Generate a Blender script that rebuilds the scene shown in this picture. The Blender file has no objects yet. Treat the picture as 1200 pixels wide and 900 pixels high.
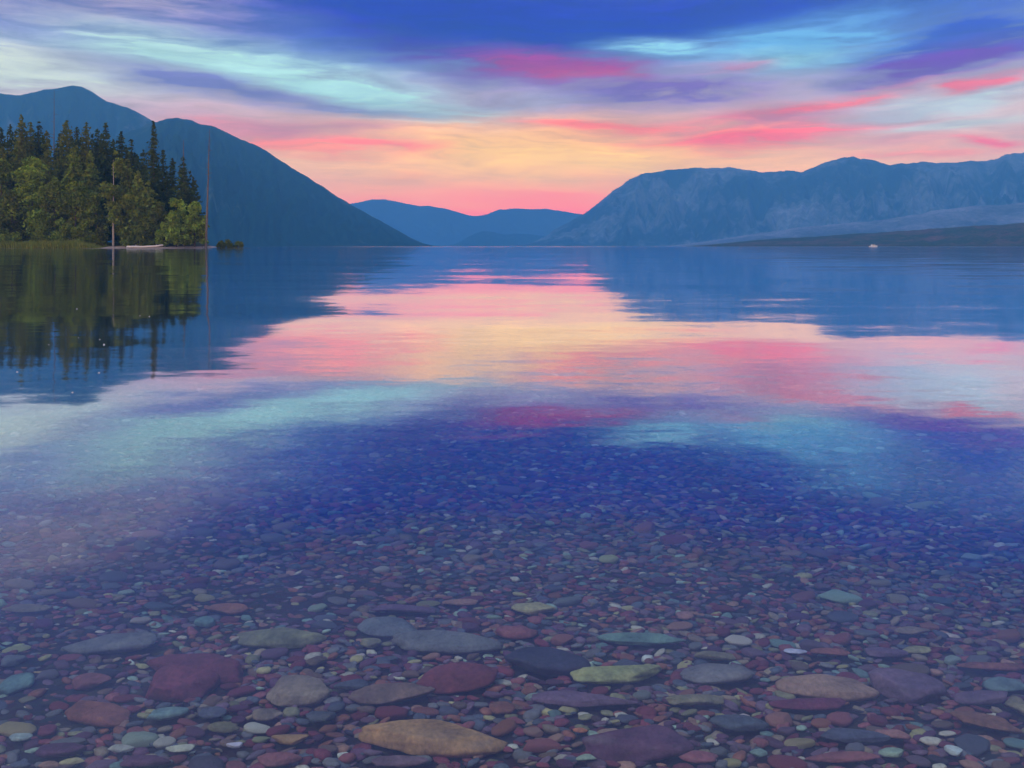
import bpy, math, random
import numpy as np
from mathutils import Vector, Matrix

SC = bpy.context.scene
COL = SC.collection
R = math.radians

# ------------------------------------------------------------------ camera
F = 933.0                     # focal length in photo pixels (1200 wide)
HZ = 288.5                    # photo row of the horizon
CAMZ = 0.60                   # metres above the water
cam_d = bpy.data.cameras.new('camera')
cam = bpy.data.objects.new('camera', cam_d)
COL.objects.link(cam)
cam_d.sensor_width = 36.0
cam_d.lens = 36.0 * F / 1200.0
cam_d.shift_y = -(450.0 - HZ) / 1200.0
cam_d.clip_start = 0.05
cam_d.clip_end = 40000.0
cam.location = (0, 0, CAMZ)
cam.rotation_euler = (R(90), 0, 0)
SC.camera = cam


def at(px, py, Y):
    """photo pixel + depth -> world point"""
    return Vector(((px - 600.0) / F * Y, Y, CAMZ + (HZ - py) / F * Y))


# ------------------------------------------------------------------ exposure
SC.view_settings.view_transform = 'Standard'
SC.view_settings.look = 'None'
SC.view_settings.exposure = 0.0
SC.view_settings.gamma = 1.0
SC.view_settings.use_curve_mapping = False
SC.cycles.use_denoising = True
SC.cycles.max_bounces = 5
SC.cycles.use_adaptive_sampling = True
SC.cycles.adaptive_threshold = 0.03
SC.cycles.transparent_max_bounces = 12
SC.cycles.sample_clamp_indirect = 6.0
SC.cycles.volume_bounces = 1


# ------------------------------------------------------------------ sky
def lin(c):
    out = []
    for v in c:
        v = v / 255.0
        out.append(v / 12.92 if v <= 0.04045 else ((v + 0.055) / 1.055) ** 2.4)
    return np.array(out)


HAZE_DENS = 2.3e-4
HAZE_COL = np.array((0.14, 0.52, 1.0))
HAZE_TOP, HAZE_FAR = 740.0, 9000.0
HAZE_SRC = np.array((0.060, 0.215, 0.50))     # in-scattered light of a fully hazed ray


def dehaze(c, E):
    """radiance the sky has beyond the air, for a colour seen through the air"""
    L = min(HAZE_FAR, (HAZE_TOP) / max(math.sin(max(E, 0.001)), 1e-4))
    T = math.exp(-HAZE_DENS * L)
    s = (c - (1 - T) * HAZE_SRC) / T
    return np.maximum(s, 0.004)


class NT:
    def __init__(self, tree):
        self.t = tree
        tree.nodes.clear()

    def n(self, typ, **kw):
        nd = self.t.nodes.new(typ)
        for k, v in kw.items():
            setattr(nd, k, v)
        return nd

    def put(self, sock, v):
        if hasattr(v, 'is_output'):
            self.t.links.new(v, sock)
        elif v is not None:
            sock.default_value = v

    def math(self, op, a, b=None, c=None, clamp=False):
        nd = self.n('ShaderNodeMath', operation=op, use_clamp=clamp)
        for s, v in zip(nd.inputs, (a, b, c)):
            self.put(s, v)
        return nd.outputs[0]

    def vmath(self, op, a, b=None, scale=None):
        nd = self.n('ShaderNodeVectorMath', operation=op)
        self.put(nd.inputs[0], a)
        if b is not None:
            self.put(nd.inputs[1], b)
        if scale is not None:
            self.put(nd.inputs['Scale'], scale)
        return nd.outputs['Value'] if op in ('LENGTH', 'DOT_PRODUCT', 'DISTANCE') else nd.outputs[0]

    def mix(self, fac, a, b, blend='MIX'):
        nd = self.n('ShaderNodeMix', data_type='RGBA', blend_type=blend)
        self.put(nd.inputs['Factor'], fac)
        for s, v in ((nd.inputs['A'], a), (nd.inputs['B'], b)) if False else ((nd.inputs[6], a), (nd.inputs[7], b)):
            if not hasattr(v, 'is_output'):
                v = tuple(v)[:3] + (1.0,)
            self.put(s, v)
        return nd.outputs[2]

    def noise(self, vec, scale, detail=3.0, rough=0.5, dist=0.0):
        nd = self.n('ShaderNodeTexNoise')
        self.put(nd.inputs['Vector'], vec)
        nd.inputs['Scale'].default_value = scale
        nd.inputs['Detail'].default_value = detail
        nd.inputs['Roughness'].default_value = rough
        nd.inputs['Distortion'].default_value = dist
        return nd

    def ramp(self, fac, stops, interp='LINEAR'):
        nd = self.n('ShaderNodeValToRGB')
        cr = nd.color_ramp
        cr.interpolation = interp
        while len(cr.elements) > 1:
            cr.elements.remove(cr.elements[-1])
        for i, (p, c) in enumerate(stops):
            e = cr.elements[0] if i == 0 else cr.elements.new(p)
            e.position = p
            e.color = tuple(c)[:3] + (1.0,)
        self.put(nd.inputs[0], fac)
        return nd.outputs[0]

    def link(self, a, b):
        self.t.links.new(a, b)


world = bpy.data.worlds.new('World')
SC.world = world
world.use_nodes = True
world.cycles.sampling_method = 'MANUAL'
world.cycles.sample_map_resolution = 256
w = NT(world.node_tree)
gen = w.n('ShaderNodeTexCoord').outputs['Generated']
sep = w.n('ShaderNodeSeparateXYZ')
w.link(gen, sep.inputs[0])
azi = w.math('ARCTAN2', sep.outputs[0], sep.outputs[1])
ele = w.math('ARCSINE', sep.outputs[2])
cmb = w.n('ShaderNodeCombineXYZ')
w.link(azi, cmb.inputs[0])
w.link(ele, cmb.inputs[1])
AE = cmb.outputs[0]
# wind-drawn warp of the cloud edges: long along the azimuth, short in elevation
st = w.vmath('MULTIPLY', AE, (3.2, 17.0, 1.0))
wn = w.noise(st, 1.0, 5.0, 0.55)
off = w.vmath('SUBTRACT', wn.outputs['Color'], (0.5, 0.5, 0.5))
off = w.vmath('MULTIPLY', off, (0.26, 0.052, 0.0))
st2 = w.vmath('MULTIPLY', AE, (9.0, 60.0, 1.0))
wn2 = w.noise(st2, 1.0, 3.0, 0.5)
off2 = w.vmath('SUBTRACT', wn2.outputs['Color'], (0.5, 0.5, 0.5))
off2 = w.vmath('MULTIPLY', off2, (0.05, 0.010, 0.0))
P = w.vmath('ADD', w.vmath('ADD', AE, off), off2)


def pix_ae(px, py):
    d = Vector(((px - 600.0) / F, 1.0, (HZ - py) / F)).normalized()
    return math.atan2(d.x, d.y), math.asin(d.z)


sp = w.n('ShaderNodeSeparateXYZ')
w.link(P, sp.inputs[0])
pel = sp.outputs[1]
# clear air towards the glow, and the cooler sky to both sides; above the frame dull blue cloud
e01 = w.math('DIVIDE', pel, R(90), clamp=True)


def stop(y, c):
    E = math.atan((HZ - y) / F)
    return (max(E / R(90), 0.0), dehaze(lin(c), E))


up = [(19.5, (66, 102, 182)), (23, (98, 116, 182)), (28, (108, 120, 180)), (34, (114, 126, 182)), (45, (122, 154, 206)), (62, (140, 178, 228)), (90, (144, 182, 230))]
warm = [stop(289, (255, 150, 120)), stop(250, (255, 146, 126)), stop(228, (254, 176, 136)), stop(205, (252, 198, 146)),
        stop(178, (249, 206, 160)), stop(152, (240, 180, 164)), stop(120, (190, 176, 200)),
        stop(80, (120, 158, 215)), stop(40, (40, 100, 198)), stop(0, (18, 86, 192))]
cool = [stop(289, (228, 190, 186)), stop(230, (224, 186, 190)), stop(170, (214, 184, 200)), stop(130, (186, 188, 212)),
        stop(80, (150, 178, 214)), stop(40, (90, 130, 205)), stop(0, (62, 104, 196))]
for e, c in up:
    for lst in (warm, cool):
        lst.append((e / 90.0, dehaze(lin(c), R(e))))
cw = w.ramp(e01, warm)
cc = w.ramp(e01, cool)
g = w.math('DIVIDE', w.math('SUBTRACT', sp.outputs[0], R(2.0)), R(21))
g = w.math('MULTIPLY', g, g)
g = w.math('EXPONENT', w.math('MULTIPLY', g, -1.0))
sky = w.mix(g, cc, cw)

# clouds: px, py, half width, half height (photo pixels), tilt (deg, + rises to the right), colour, strength
CLOUDS = [
    (600, 14, 600, 54, 0, (8, 84, 194), 1.0),
    (560, 40, 280, 42, -8, (34, 84, 186), .95),
    (1150, 45, 230, 52, 0, (52, 100, 204), .85),
    (70, 14, 300, 34, -4, (96, 112, 204), .85),
    (40, 78, 260, 40, 0, (200, 218, 222), 1.0),
    (250, 66, 260, 26, -9, (172, 220, 228), 1.0),
    (420, 106, 220, 30, -12, (164, 214, 226), 1.0),
    (520, 128, 150, 16, -6, (170, 200, 214), .7),
    (190, 130, 260, 24, 0, (190, 180, 208), .8),
    (250, 98, 190, 19, -7, (112, 132, 198), .95),
    (400, 122, 150, 12, -6, (128, 142, 196), .8),
    (520, 66, 200, 22, -12, (70, 92, 186), .8),
    (330, 152, 170, 20, -3, (206, 150, 180), .85),
    (330, 170, 150, 14, -6, (240, 150, 164), .8),
    (440, 173, 110, 8, -4, (252, 134, 142), .75),
    (400, 150, 110, 9, 0, (178, 146, 182), .6),
    (650, 84, 170, 20, -5, (152, 92, 172), .95),
    (690, 92, 100, 8, -3, (206, 106, 156), .5),
    (770, 60, 100, 15, -3, (140, 204, 236), 1.0),
    (930, 50, 190, 32, 5, (108, 176, 230), 1.0),
    (900, 72, 150, 14, 3, (140, 196, 224), .9),
    (760, 108, 230, 18, 0, (116, 116, 194), .9),
    (840, 82, 80, 10, 0, (190, 116, 172), .6),
    (600, 118, 160, 12, 0, (158, 172, 206), .7),
    (1120, 74, 160, 26, 4, (110, 96, 188), .9),
    (1080, 118, 200, 26, 6, (176, 204, 222), .9),
    (900, 138, 200, 26, 3, (192, 140, 184), .85),
    (970, 117, 210, 9, 6, (242, 126, 156), .75),
    (1165, 95, 90, 9, 6, (236, 112, 154), .8),
    (850, 164, 200, 26, 2, (240, 154, 162), .8),
    (900, 157, 240, 10, 3, (252, 122, 140), .75),
    (700, 146, 150, 8, -3, (248, 134, 150), .8),
    (1060, 160, 160, 16, 0, (214, 164, 188), .7),
    (1175, 161, 60, 7, -6, (248, 120, 144), .75),
    (1130, 140, 120, 12, 3, (178, 206, 222), .7),
    (1060, 178, 170, 9, 0, (232, 160, 178), .8),
    (640, 234, 140, 11, 0, (246, 152, 124), .6),
    (470, 208, 60, 8, 4, (226, 176, 160), .7),
    (690, 188, 170, 18, 0, (248, 208, 158), .7),
    # above the frame, as its reflection shows: paler cloud high on the left, dull blue ahead
    (60, -40, 330, 80, -4, (176, 172, 204), .75),
    (760, -90, 420, 80, 0, (88, 112, 178), .7),
]
brk = w.noise(w.vmath('MULTIPLY', AE, (7.0, 34.0, 1.0)), 1.0, 4.0, 0.6).outputs[0]
fin = w.noise(w.vmath('MULTIPLY', P, (11.0, 90.0, 1.0)), 1.0, 5.0, 0.62).outputs[0]
brk = w.math('ADD', w.math('MULTIPLY', brk, 1.5), w.math('MULTIPLY', fin, 2.6))
brk = w.math('MAXIMUM', w.math('SUBTRACT', brk, 1.22), 0.08)
for (px, py, hw, hh, tilt, c, s) in CLOUDS:
    a0, e0 = pix_ae(px, py)
    sx = hw / F * math.cos(a0) ** 2 * 1.25
    sy = hh / F * math.cos(a0) * 1.45
    mp = w.n('ShaderNodeMapping', vector_type='TEXTURE')
    mp.inputs['Location'].default_value = (a0, e0, 0)
    mp.inputs['Rotation'].default_value = (0, 0, R(tilt))
    mp.inputs['Scale'].default_value = (sx, sy, 1)
    w.link(P, mp.inputs[0])
    gr = w.n('ShaderNodeTexGradient', gradient_type='QUADRATIC_SPHERE')
    w.link(mp.outputs[0], gr.inputs[0])
    f = w.math('MULTIPLY', gr.outputs['Fac'], brk)
    f = w.math('MULTIPLY', f, 1.9 * s)
    f = w.math('MINIMUM', f, s)
    sky = w.mix(f, sky, dehaze(lin(c), e0))
# thin streaks of cirrus drawn through all of it
thin = w.math('MULTIPLY_ADD', w.math('SUBTRACT', fin, 0.5), 1.1, 1.0)
thin2 = w.noise(w.vmath('MULTIPLY', P, (5.0, 48.0, 1.0)), 1.0, 6.0, 0.6).outputs[0]
thin = w.math('MULTIPLY', thin, w.math('MULTIPLY_ADD', w.math('SUBTRACT', thin2, 0.5), 0.7, 1.0))
low = w.math('MULTIPLY', w.math('SUBTRACT', ele, R(2.5)), 1.0 / R(5), clamp=True)
thin = w.math('MULTIPLY_ADD', w.math('SUBTRACT', thin, 1.0), low, 1.0)
sky = w.vmath('SCALE', sky, scale=thin)
# broken cloud over the rest of the dome, beyond the frame's top and behind the camera
hi = w.math('MULTIPLY', w.math('SUBTRACT', ele, R(21)), 1.0 / R(14), clamp=True)
deck = w.vmath('DIVIDE', gen, w.n('ShaderNodeCombineXYZ').outputs[0]) if False else w.vmath('MULTIPLY', gen, (1.6, 3.4, 3.0))
dn = w.noise(deck, 1.3, 5.0, 0.55).outputs[0]
dn = w.math('MULTIPLY', w.math('SUBTRACT', dn, 0.42), 5.0, clamp=True)
sky = w.mix(w.math('MULTIPLY', w.math('MULTIPLY', dn, hi), 0.40), sky, lin((176, 188, 214)))
bg = w.n('ShaderNodeBackground')
w.link(sky, bg.inputs[0])
bg.inputs[1].default_value = 1.0
wo = w.n('ShaderNodeOutputWorld')
w.link(bg.outputs[0], wo.inputs[0])

# ------------------------------------------------------------------ sun: soft light through the cloud
sun_d = bpy.data.lights.new('sun', 'SUN')
sun_d.energy = 1.5
sun_d.angle = R(24)
sun_d.color = (1.0, 0.93, 0.84)
sun = bpy.data.objects.new('sun', sun_d)
COL.objects.link(sun)
sun.rotation_euler = Vector((0.42, 0.42, -0.80)).to_track_quat('-Z', 'Y').to_euler()


# ------------------------------------------------------------------ helpers
def tag(o, label=None, cat=None, group=None, kind=None):
    for k, v in (('label', label), ('category', cat), ('group', group), ('kind', kind)):
        if v:
            o[k] = v
    return o


def np_mesh(name, V, faces, smooth=True):
    """faces: list of integer arrays, each (n, 3) or (n, 4)"""
    me = bpy.data.meshes.new(name)
    V = np.asarray(V, dtype=np.float32)
    faces = [np.asarray(f, dtype=np.int32) for f in faces if len(f)]
    me.vertices.add(len(V))
    me.vertices.foreach_set('co', V.ravel())
    idx = np.concatenate([f.ravel() for f in faces])
    cnt = np.concatenate([np.full(len(f), f.shape[1], dtype=np.int32) for f in faces])
    starts = np.concatenate([[0], np.cumsum(cnt)[:-1]]).astype(np.int32)
    me.loops.add(len(idx))
    me.loops.foreach_set('vertex_index', idx)
    me.polygons.add(len(cnt))
    me.polygons.foreach_set('loop_start', starts)
    me.polygons.foreach_set('loop_total', cnt)
    me.polygons.foreach_set('use_smooth', np.full(len(cnt), bool(smooth)))
    me.update(calc_edges=True)
    return me


def vcol(me, C):
    at_ = me.color_attributes.new('tone', 'FLOAT_COLOR', 'POINT')
    C = np.asarray(C, dtype=np.float32)
    if C.shape[1] == 3:
        C = np.concatenate([C, np.ones((len(C), 1), np.float32)], 1)
    at_.data.foreach_set('color', C.ravel())


def obj(name, me, mat=None, parent=None, loc=None):
    o = bpy.data.objects.new(name, me)
    COL.objects.link(o)
    if mat is not None and me is not None and not me.materials:
        me.materials.append(mat)
    if parent is not None:
        o.parent = parent
    if loc is not None:
        o.location = loc
    return o


def empty(name, loc):
    o = bpy.data.objects.new(name, None)
    o.empty_display_size = 0.1
    COL.objects.link(o)
    o.location = loc
    return o


def hash2(ix, iy, seed):
    h = (ix.astype(np.int64) * 374761393 + iy.astype(np.int64) * 668265263 + seed * 974711) & 0x7fffffff
    h = (h ^ (h >> 13)) * 1274126177 & 0x7fffffff
    h = h ^ (h >> 16)
    return (h & 0xffff) / 65535.0


def vnoise(x, y, seed=0):
    ix, iy = np.floor(x), np.floor(y)
    fx, fy = x - ix, y - iy
    fx = fx * fx * (3 - 2 * fx)
    fy = fy * fy * (3 - 2 * fy)
    a = hash2(ix, iy, seed); b = hash2(ix + 1, iy, seed)
    c = hash2(ix, iy + 1, seed); d = hash2(ix + 1, iy + 1, seed)
    return (a + (b - a) * fx) * (1 - fy) + (c + (d - c) * fx) * fy


def fbm(x, y, seed=0, octv=5, gain=0.5):
    s, a, t = 0, 1.0, 0
    for k in range(octv):
        s = s + a * vnoise(x * 2 ** k, y * 2 ** k, seed + k * 17)
        t += a
        a *= gain
    return s / t


def grid_faces(nx, ny):
    i = np.arange(nx - 1)[None, :] + (np.arange(ny - 1) * nx)[:, None]
    i = i.ravel()
    return np.stack([i, i + 1, i + nx + 1, i + nx], 1)


# ------------------------------------------------------------------ materials
def new_mat(name):
    m = bpy.data.materials.new(name)
    m.use_nodes = True
    return m, NT(m.node_tree)


def finish(t, shader, volume=None):
    out = t.n('ShaderNodeOutputMaterial')
    if shader is not None:
        t.link(shader, out.inputs['Surface'])
    if volume is not None:
        t.link(volume, out.inputs['Volume'])


def principled(t, col, rough=0.9, spec=0.2, normal=None):
    b = t.n('ShaderNodeBsdfPrincipled')
    if not hasattr(col, 'is_output'):
        col = tuple(col)[:3] + (1.0,)
    t.put(b.inputs['Base Color'], col)
    t.put(b.inputs['Roughness'], rough)
    b.inputs['Specular IOR Level'].default_value = spec
    if normal is not None:
        t.link(normal, b.inputs['Normal'])
    return b.outputs[0]


def bump(t, h, strength=0.5, dist=0.01):
    b = t.n('ShaderNodeBump')
    b.inputs['Strength'].default_value = strength
    b.inputs['Distance'].default_value = dist
    t.link(h, b.inputs['Height'])
    return b.outputs[0]


def mat_mountain(name, forest, rock, scale, rock_amt):
    """forested slope with paler rock, scree or burnt ground in patches"""
    m, t = new_mat(name)
    geo = t.n('ShaderNodeNewGeometry')
    pos = t.vmath('MULTIPLY', geo.outputs['Position'], (1.0, 1.0, 0.4))
    n1 = t.noise(pos, scale, 6.0, 0.6).outputs[0]
    n2 = t.noise(pos, scale * 9, 4.0, 0.65).outputs[0]
    f = t.math('ADD', t.math('MULTIPLY', n1, 0.65), t.math('MULTIPLY', n2, 0.35))
    f = t.math('MULTIPLY', t.math('SUBTRACT', f, 0.62 - 0.25 * rock_amt), 5.5, clamp=True)
    col = t.mix(f, forest, rock)
    n3 = t.noise(pos, scale * 30, 2.0, 0.6).outputs[0]
    col = t.mix(0.5, col, t.ramp(n3, [(0.3, (.35, .35, .35)), (0.7, (1.3, 1.3, 1.3))]), 'MULTIPLY')
    finish(t, principled(t, col, 1.0, 0.0))
    return m


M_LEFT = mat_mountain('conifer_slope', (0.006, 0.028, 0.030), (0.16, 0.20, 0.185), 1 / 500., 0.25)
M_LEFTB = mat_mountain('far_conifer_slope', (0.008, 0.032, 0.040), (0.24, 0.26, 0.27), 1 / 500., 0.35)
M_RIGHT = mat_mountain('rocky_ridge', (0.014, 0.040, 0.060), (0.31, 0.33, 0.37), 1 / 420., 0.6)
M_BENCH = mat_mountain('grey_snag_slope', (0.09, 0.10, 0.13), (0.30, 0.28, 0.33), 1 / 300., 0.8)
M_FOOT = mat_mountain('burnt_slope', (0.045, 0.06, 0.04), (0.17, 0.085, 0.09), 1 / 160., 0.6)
M_FAR = mat_mountain('distant_ridge', (0.05, 0.10, 0.15), (0.09, 0.14, 0.19), 1 / 900., 0.4)  # base colours made bluish, part of the haze put into them


def mat_haze():
    m, t = new_mat('air')
    v = t.n('ShaderNodeVolumePrincipled')
    v.inputs['Color'].default_value = tuple(HAZE_COL) + (1.0,)
    v.inputs['Density'].default_value = HAZE_DENS
    v.inputs['Anisotropy'].default_value = 0.0
    finish(t, None, v.outputs[0])
    return m


def mat_water():
    m, t = new_mat('lake_water')
    pos = t.n('ShaderNodeNewGeometry').outputs['Position']

    def slope(vec_scale, scale, detail, amp):
        v = t.vmath('MULTIPLY', pos, vec_scale)
        n = t.noise(v, scale, detail, 0.5)
        s = t.vmath('SUBTRACT', n.outputs['Color'], (0.5, 0.5, 0.5))
        return t.vmath('MULTIPLY', s, (amp * 0.5, amp, 0))
    patch = t.noise(t.vmath('MULTIPLY', pos, (0.25, 0.35, 0.0)), 1.0, 2.0).outputs[0]
    patch = t.ramp(patch, [(0.36, (.35,) * 3), (0.66, (1.0,) * 3)])
    s = slope((0.16, 0.42, 0), 1.0, 2.0, 0.034)
    s = t.vmath('ADD', s, slope((0.5, 1.5, 0), 1.0, 2.0, 0.032))
    s2 = slope((3.2, 10.0, 0), 1.0, 2.0, 0.030)
    s2 = t.vmath('ADD', s2, slope((9.0, 26.0, 0), 1.0, 2.0, 0.022))
    s2 = t.vmath('MULTIPLY', s2, patch)
    s = t.vmath('ADD', s, s2)
    # breeze on the open lake, far out
    d = t.vmath('LENGTH', pos)
    far = t.math('MULTIPLY', t.math('SUBTRACT', d, 420.0), 1 / 500.0, clamp=True)
    s3 = slope((0.05, 0.09, 0), 1.0, 3.0, 0.55)
    s = t.vmath('ADD', s, t.vmath('SCALE', s3, scale=far))
    nrm = t.vmath('NORMALIZE', t.vmath('ADD', s, (0, 0, 1)))
    fr = t.n('ShaderNodeFresnel')
    fr.inputs['IOR'].default_value = 1.333
    t.link(nrm, fr.inputs['Normal'])
    rt = t.math('POWER', fr.outputs[0], 0.70)
    fac = t.math('MULTIPLY', rt, t.math('MULTIPLY_ADD', rt, 0.9, 1.0), clamp=True)
    gl = t.n('ShaderNodeBsdfGlossy')
    gl.inputs['Color'].default_value = (0.93, 1.0, 1.12, 1)  # blue lift put into the reflection colour to whiten the mirrored sky
    gl.inputs['Roughness'].default_value = 0.05
    t.link(nrm, gl.inputs['Normal'])
    tr = t.n('ShaderNodeBsdfTransparent')
    # what comes up from the bed is swallowed as the water deepens away from the shore
    dep = t.math('MULTIPLY', t.math('SUBTRACT', d, 1.05), 1 / 1.7, clamp=True)
    t.link(t.mix(dep, (0.86, 0.90, 0.95), (0.52, 0.60, 0.68)), tr.inputs['Color'])
    mx = t.n('ShaderNodeMixShader')
    t.link(fac, mx.inputs[0])
    t.link(tr.outputs[0], mx.inputs[1])
    t.link(gl.outputs[0], mx.inputs[2])
    finish(t, mx.outputs[0])
    return m


def mat_bed():
    m, t = new_mat('silty_gravel')
    pos = t.n('ShaderNodeNewGeometry').outputs['Position']
    vo = t.n('ShaderNodeTexVoronoi')
    t.link(t.vmath('MULTIPLY', pos, (1, 1.3, 1)), vo.inputs['Vector'])
    vo.inputs['Scale'].default_value = 42.0
    c = t.ramp(t.n('ShaderNodeSeparateColor').outputs[0], [(0, (1, 1, 1))]) if False else None
    sc = t.n('ShaderNodeSeparateColor')
    t.link(vo.outputs['Color'], sc.inputs[0])
    col = t.ramp(sc.outputs[0], [(0.0, (.09, .035, .045)), (0.25, (.07, .055, .07)), (0.5, (.11, .09, .07)),
                                 (0.7, (.06, .07, .08)), (0.9, (.14, .12, .08)), (1.0, (.08, .10, .10))], 'CONSTANT')
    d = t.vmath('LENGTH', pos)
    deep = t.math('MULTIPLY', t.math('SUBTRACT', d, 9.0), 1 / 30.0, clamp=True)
    col = t.mix(deep, col, (.045, .06, .065))  # deeper bed tinted dark: light lost in the water put into its colour
    dist = t.math('SUBTRACT', 1.0, vo.outputs['Distance'])
    col = t.mix(1.0, col, (.5, .5, .5), 'MULTIPLY')  # bed colour darkened so the gaps between pebbles look shaded
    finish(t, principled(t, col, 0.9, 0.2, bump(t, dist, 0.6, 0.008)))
    return m


def mat_stone():
    """one rock material: the stone's own colour is the object colour, with veins, lichen and silt"""
    m, t = new_mat('lake_stone')
    oi = t.n('ShaderNodeObjectInfo')
    co = t.n('ShaderNodeTexCoord').outputs['Object']
    shift = t.vmath('SCALE', (7.0, 3.0, 5.0), scale=oi.outputs['Random'])
    co = t.vmath('ADD', co, shift)
    base = oi.outputs['Color']
    n1 = t.noise(co, 22.0, 5.0, 0.6).outputs[0]
    col = t.mix(0.75, base, t.ramp(n1, [(0.28, (.42, .42, .46)), (0.5, (1, 1, 1)), (0.72, (1.6, 1.52, 1.38))]), 'MULTIPLY')
    band = t.noise(t.vmath('MULTIPLY', co, (6, 14, 60)), 1.0, 3.0, 0.6).outputs[0]
    col = t.mix(t.math('MULTIPLY', t.math('SUBTRACT', band, 0.58), 4.0, clamp=True), col, t.mix(0.5, col, (.30, .26, .22)))
    n2 = t.noise(co, 140.0, 3.0, 0.6).outputs[0]
    col = t.mix(0.45, col, t.ramp(n2, [(0.3, (.5, .5, .5)), (0.7, (1.5, 1.5, 1.5))]), 'MULTIPLY')
    h = t.math('ADD', n1, t.math('MULTIPLY', n2, 0.35))
    finish(t, principled(t, col, 0.75, 0.25, bump(t, h, 0.5, 0.006)))
    return m


def mat_tone(name, rough=0.85, nscale=60.0, amt=0.5, transl=0.0):
    """albedo from the per-piece colour of the mesh, with fine grain"""
    m, t = new_mat(name)
    a = t.n('ShaderNodeAttribute', attribute_name='tone')
    pos = t.n('ShaderNodeNewGeometry').outputs['Position']
    n = t.noise(pos, nscale, 4.0, 0.6).outputs[0]
    col = t.mix(amt, a.outputs['Color'], t.ramp(n, [(0.3, (.55, .55, .55)), (0.7, (1.4, 1.4, 1.4))]), 'MULTIPLY')
    if transl:
        d = t.n('ShaderNodeBsdfDiffuse'); t.link(col, d.inputs[0])
        tl = t.n('ShaderNodeBsdfTranslucent'); t.link(col, tl.inputs[0])
        mx = t.n('ShaderNodeMixShader'); mx.inputs[0].default_value = transl
        t.link(d.outputs[0], mx.inputs[1]); t.link(tl.outputs[0], mx.inputs[2])
        finish(t, mx.outputs[0])
    else:
        finish(t, principled(t, col, rough, 0.25))
    return m


def mat_noise(name, a, b, scale, rough=0.9, stretch=(1, 1, 1), bstr=0.5, bd=0.02):
    m, t = new_mat(name)
    co = t.vmath('MULTIPLY', t.n('ShaderNodeTexCoord').outputs['Object'], stretch)
    n = t.noise(co, scale, 5.0, 0.6).outputs[0]
    col = t.ramp(n, [(0.3, a), (0.7, b)])
    finish(t, principled(t, col, rough, 0.25, bump(t, n, bstr, bd)))
    return m


M_WATER, M_BED, M_STONE = mat_water(), mat_bed(), mat_stone()
M_PEB = mat_tone('pebbles', 0.8, 120.0, 0.6)
M_LEAF = mat_tone('foliage', 0.8, 3.0, 0.35, transl=0.3)
M_BARK = mat_noise('conifer_bark', (.045, .035, .028), (.12, .095, .075), 3.0, stretch=(6, 6, 1))
M_PALE = mat_noise('pale_bark', (.20, .18, .16), (.42, .39, .35), 2.0, stretch=(4, 4, 1))
M_DEAD = mat_noise('weathered_wood', (.075, .062, .058), (.20, .165, .15), 2.0, stretch=(6, 6, 1))
M_LOG = mat_noise('bleached_wood', (.48, .43, .40), (.72, .67, .62), 2.0, stretch=(1, 8, 8))
M_BEACH = mat_noise('beach_gravel', (.22, .165, .15), (.40, .31, .28), 0.8, bstr=0.6, bd=0.05)
M_SOIL = mat_noise('forest_floor', (.05, .05, .02), (.13, .12, .045), 0.25)
M_BOATW = mat_noise('boat_white', (.70, .70, .70), (.82, .82, .82), 0.6, rough=0.35, bstr=0.05)
M_BOATG = mat_noise('boat_glass', (.02, .03, .04), (.03, .04, .05), 0.6, rough=0.1, bstr=0.0)
M_FLUFF = mat_noise('white_down', (.72, .72, .70), (.85, .85, .84), 90.0, bstr=0.3, bd=0.002)


# ------------------------------------------------------------------ lake bed, water
def bed_z(x, y):
    r = np.hypot(x, np.maximum(y, 0.0))
    z = -0.17 - 0.028 * np.clip(r - 1.0, 0, 8) - 0.075 * np.clip(r - 9.0, 0, 60) - 0.03 * np.clip(r - 69., 0, 250)
    z = z + 0.20 * np.clip(-y - 2.0, 0, 6)
    return z


def build_bed():
    # finer near the camera, out to the haze box
    rr = np.concatenate([[0.0], np.geomspace(0.3, 8800.0, 90)])
    xs = np.concatenate([-rr[::-1], rr[1:]])
    ys = np.concatenate([[-180, -60, -20, -8, -5, -2, -1], [0.0], np.geomspace(0.3, 8950.0, 110)])
    X, Y = np.meshgrid(xs, ys)
    Z = bed_z(X, Y)
    Z = Z + 0.02 * (fbm(X * 2.2, Y * 2.2, 5, 4) - 0.5) * np.clip((np.hypot(X, Y) < 40), 0, 1)
    V = np.stack([X.ravel(), Y.ravel(), Z.ravel()], 1)
    o = obj('lake_bed', np_mesh('lake_bed', V, [grid_faces(len(xs), len(ys))]), M_BED)
    tag(o, 'stony bed of the lake under clear shallow water', 'lake bed', kind='structure')


build_bed()
wv = [(-8500, -4.6, 0), (8500, -4.6, 0), (8500, 8900, 0), (-8500, 8900, 0)]
water = obj('water', np_mesh('water', wv, [np.array([[0, 1, 2, 3]])], False), M_WATER)
tag(water, 'calm clear lake water mirroring sky and mountains', 'water', kind='structure')


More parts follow.
